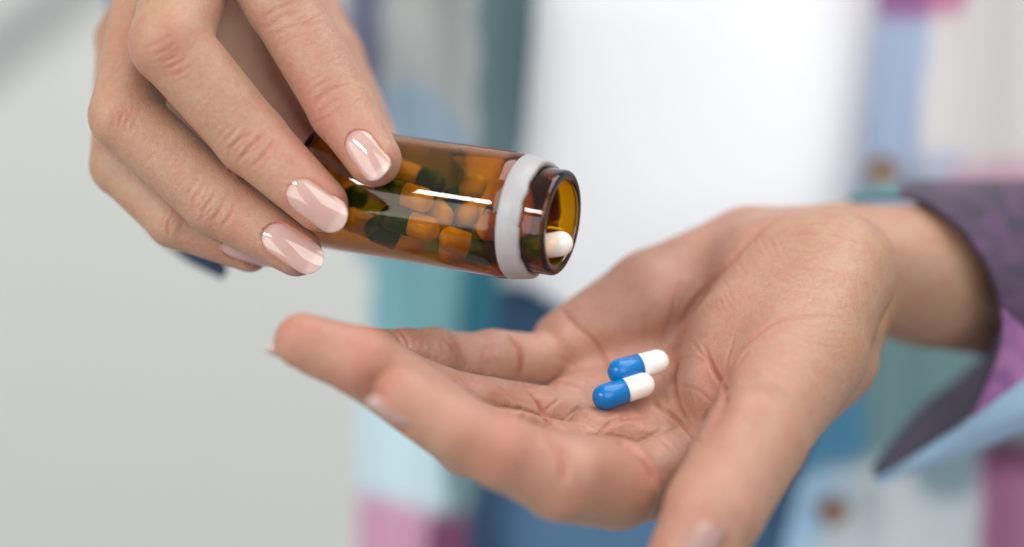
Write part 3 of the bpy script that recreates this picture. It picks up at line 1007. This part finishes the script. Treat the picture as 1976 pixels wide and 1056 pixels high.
outer = [(0.6, 0.0), (0.3, 8.0)] + arc(2.2, R0 - 2.2, 2.2, 180, 90, 8) + [(10, R0), (25, R0), (S - 14, R0)] + arc(S - 13, R0 - 3.0, 3.0, 90, 22, 9) + \
    [(S - 9.9, 12.75), (S - 9, 12.6), (S - 5, 12.6), (S - 2.2, 12.6)] + arc(S - 1.0, 11.6, 1.0, 90, 0, 6)
inner = arc(S - 0.9, 10.9, 0.9, 0, -90, 5)[1:] + [(S - 4, 10.2), (S - 9, 10.2), (S - 11, 10.8)] + [(S - 13, 12.6), (S - 15.5, 13.7), (S - 30, 13.8), (25, 13.8), (5, 13.8)] + \
    arc(3.9, 11.8, 2.0, 90, 180, 6) + [(1.8, 6.0), (2.0, 0.0)]
prof = outer + inner
V, f, k, s_ = lathe(prof, 96, None, None, None, None)
mesh_np('glass_body', v2w(bf(V)), f, AMBER, bottle)
jag = rng.normal(size=96); jag = np.convolve(np.concatenate([jag, jag[:6]]), np.ones(3) / 3, 'same')[:96] * 0.28
jag[18] += 0.5; jag[50] -= 0.4


def ring_wob(ki, th):
    j = np.zeros((len(ki), th.shape[1]))
    j[3:6] = jag[None]
    return j


V, f, k, s_ = lathe([(S - 11.0, 12.9), (S - 11.0, 14.7), (S - 10.6, 15.0), (S - 6.0, 14.2), (S - 5.6, 13.9), (S - 5.6, 12.72), (S - 11.0, 12.9)], 96, None, None, None, None, ring_wob)
mesh_np('seal_ring', v2w(bf(V)), f, RING, bottle)

# ------------------------------------------------------------------ capsules
CR = 3.0; CL = 16.2


def cap_profile(r, x0, x1):      # open end at x0, dome towards x1 (solid: closed at x0)
    return [(x0, 0.0), (x0, r * 0.93), (x0 + 0.12 * np.sign(x1 - x0), r)] + [(x1 - np.sign(x1 - x0) * r * (1 - math.sin(a)), r * math.cos(a)) for a in np.linspace(0, math.pi / 2 - 1e-3, 14)]


def half_mesh(name, prof_, m):
    V, f, k, s = lathe(prof_, 40, None, None, None, None)
    if prof_[-1][0] < prof_[0][0]: f = [q[::-1] for q in f]
    o = mesh_np(name, V / 1000, f, m, None, origin=np.zeros(3))
    o.location = (0, 0, 0)
    return o


proto_cap = half_mesh('cap', cap_profile(CR * 1.05, 0.35, -CL / 2), CAP_BLUE)
proto_body = half_mesh('shell', cap_profile(CR, 0.2, CL / 2), CAP_WHITE)
used = [False]


def capsule(c, d, label, scale=1.0, group='two-tone capsules'):
    """c centre (view mm), d direction of the white end"""
    e = empty('capsule', v2w(c), label, 'capsule', group)
    dw = Vector(ROT @ (np.array(d, float) / np.linalg.norm(d)))
    q = Vector((0, 0, 1)).rotation_difference(dw)
    e.rotation_euler = q.to_euler()
    e.scale = (scale,) * 3
    for pr in (proto_cap, proto_body):
        o = pr if not used[0] else pr.copy()
        if used[0]: C.objects.link(o)
        o.parent = e
    used[0] = True
    return e


# the two in the palm
def between(pa, pb, label, scale=1.0, on=None, nudge=0.0):   # blue end pa, white end pb (outer tips)
    a, b = P(*pa), P(*pb); m_ = (a + b) / 2; d = (b - a) / np.linalg.norm(b - a)
    if on is not None:                  # let it down until it touches the skin
        Q = on[np.abs(on - m_).max(1) < 16]; rs = 450 - m_[2]
        ray = np.array([-m_[0], -m_[1], rs]); ray /= np.linalg.norm(ray)
        def gap(z):
            c_ = m_ + ray * z
            t = np.clip((Q - c_) @ d, -(CL / 2 - CR), CL / 2 - CR)
            return np.linalg.norm(Q - c_ - t[:, None] * d, axis=1).min() - CR * 1.02
        zz = [z for z in np.arange(14, -10, -0.25) if gap(z) < -0.4]
        m_ = m_ + ray * ((zz[0] if zz else 0) + nudge)
    return capsule(m_, d, label, scale)


between((1143, 774, 12), (1263, 736, 6.5), 'blue and white capsule lying in the palm, the one in front', 1.0, hl_.V, 0.8)
between((1174, 723, 3), (1289, 693, -3), 'blue and white capsule lying in the palm behind another, partly covered', 1.0, hl_.V, -1.6)
# the one sliding out at the mouth
between((980, 488, 10), (1101, 467, 12.5), 'capsule sliding out of the bottle mouth, its white end showing', 1.0)
INB = [   # blue end, white end (px, py, z) inside the bottle
    ((716, 386, 6), (834, 402, 8), 'capsule behind the glass just under the index fingertip, white end towards the mouth'),
    ((714, 432, 8), (837, 448, 9), 'capsule against the near glass wall at mid bottle, white end towards the mouth'),
    ((706, 468, 2), (800, 476, -6), 'lowest capsule in the bottle, lying under the mid-bottle one'),
    ((760, 452, -4), (660, 436, 5), 'capsule beside the middle fingernail with its white end towards the bottle base'),
    ((842, 402, -12), (866, 418, 2), 'capsule seen end on in the middle of the bottle'),
    ((900, 404, -10), (918, 430, 4), 'capsule seen end on nearer the seal ring, round end showing'),
    ((885, 408, -10), (936, 380, -4), 'capsule tipped up at the top of the heap near the seal ring'),
    ((968, 492, 8), (836, 462, 10), 'capsule low in the bottle with its blue end under the seal ring'),
    ((990, 420, 2), (945, 448, 11), 'capsule tucked under the seal ring, white end showing'),
    ((868, 372, -12), (768, 322, -13), 'topmost capsule in the bottle, leaning on the far wall'),
    ((860, 425, -18), (800, 472, -7), 'capsule deep at the bottom of the bottle under the heap'),
    ((700, 398, 0), (640, 392, -16), 'capsule behind the glass between the index and middle fingertips'),
    ((930, 470, -10), (870, 490, 2), 'capsule under the low one on the bottle floor'),
]
RI = 13.55 - CR * 1.05
ends = []
for a, b, lab in INB:
    a, b = P(*a), P(*b); m_ = (a + b) / 2; d = (b - a) / np.linalg.norm(b - a)
    ends.append([m_ - d * (CL * 0.485 - CR), m_ + d * (CL * 0.485 - CR)])
E = np.array(ends)
for it in range(160):
    T5 = np.linspace(0, 1, 7)[None, :, None]
    S7 = E[:, :1] * (1 - T5) + E[:, 1:] * T5
    for i in range(len(E)):
        for j in range(i):
            dv = S7[i][:, None] - S7[j][None]
            dd = np.linalg.norm(dv, axis=-1); k = np.unravel_index(dd.argmin(), dd.shape)
            ov = 2 * CR * 1.03 - dd[k]
            if ov > 0:
                pv = dv[k] / (dd[k] + 1e-6) * np.array([0.5, 0.6, 1.0]); pv = pv * ov * 0.22
                ti, tj = T5[0, k[0], 0], T5[0, k[1], 0]
                E[i, 0] += pv * (1 - ti); E[i, 1] += pv * ti; E[j, 0] -= pv * (1 - tj); E[j, 1] -= pv * tj
    for i in range(len(E)):
        for e in (0, 1):
            q = E[i, e] - bA; t_ = q @ ax; rad = q - t_ * ax; rn = np.linalg.norm(rad)
            t2 = min(max(t_, 6.0), BL - 15.0); rl = min(rn, RI if t2 < BL - 20 else RI - 1.0)
            E[i, e] = bA + ax * t2 + rad / (rn + 1e-9) * rl
        m_ = E[i].mean(0); d = E[i, 1] - E[i, 0]; d /= np.linalg.norm(d)
        hf = (CL * 0.97 - 2 * CR) / 2
        E[i] = [m_ - d * hf, m_ + d * hf]
for (a, b, lab), e in zip(INB, E):
    capsule(e.mean(0), e[1] - e[0], lab, 0.97)
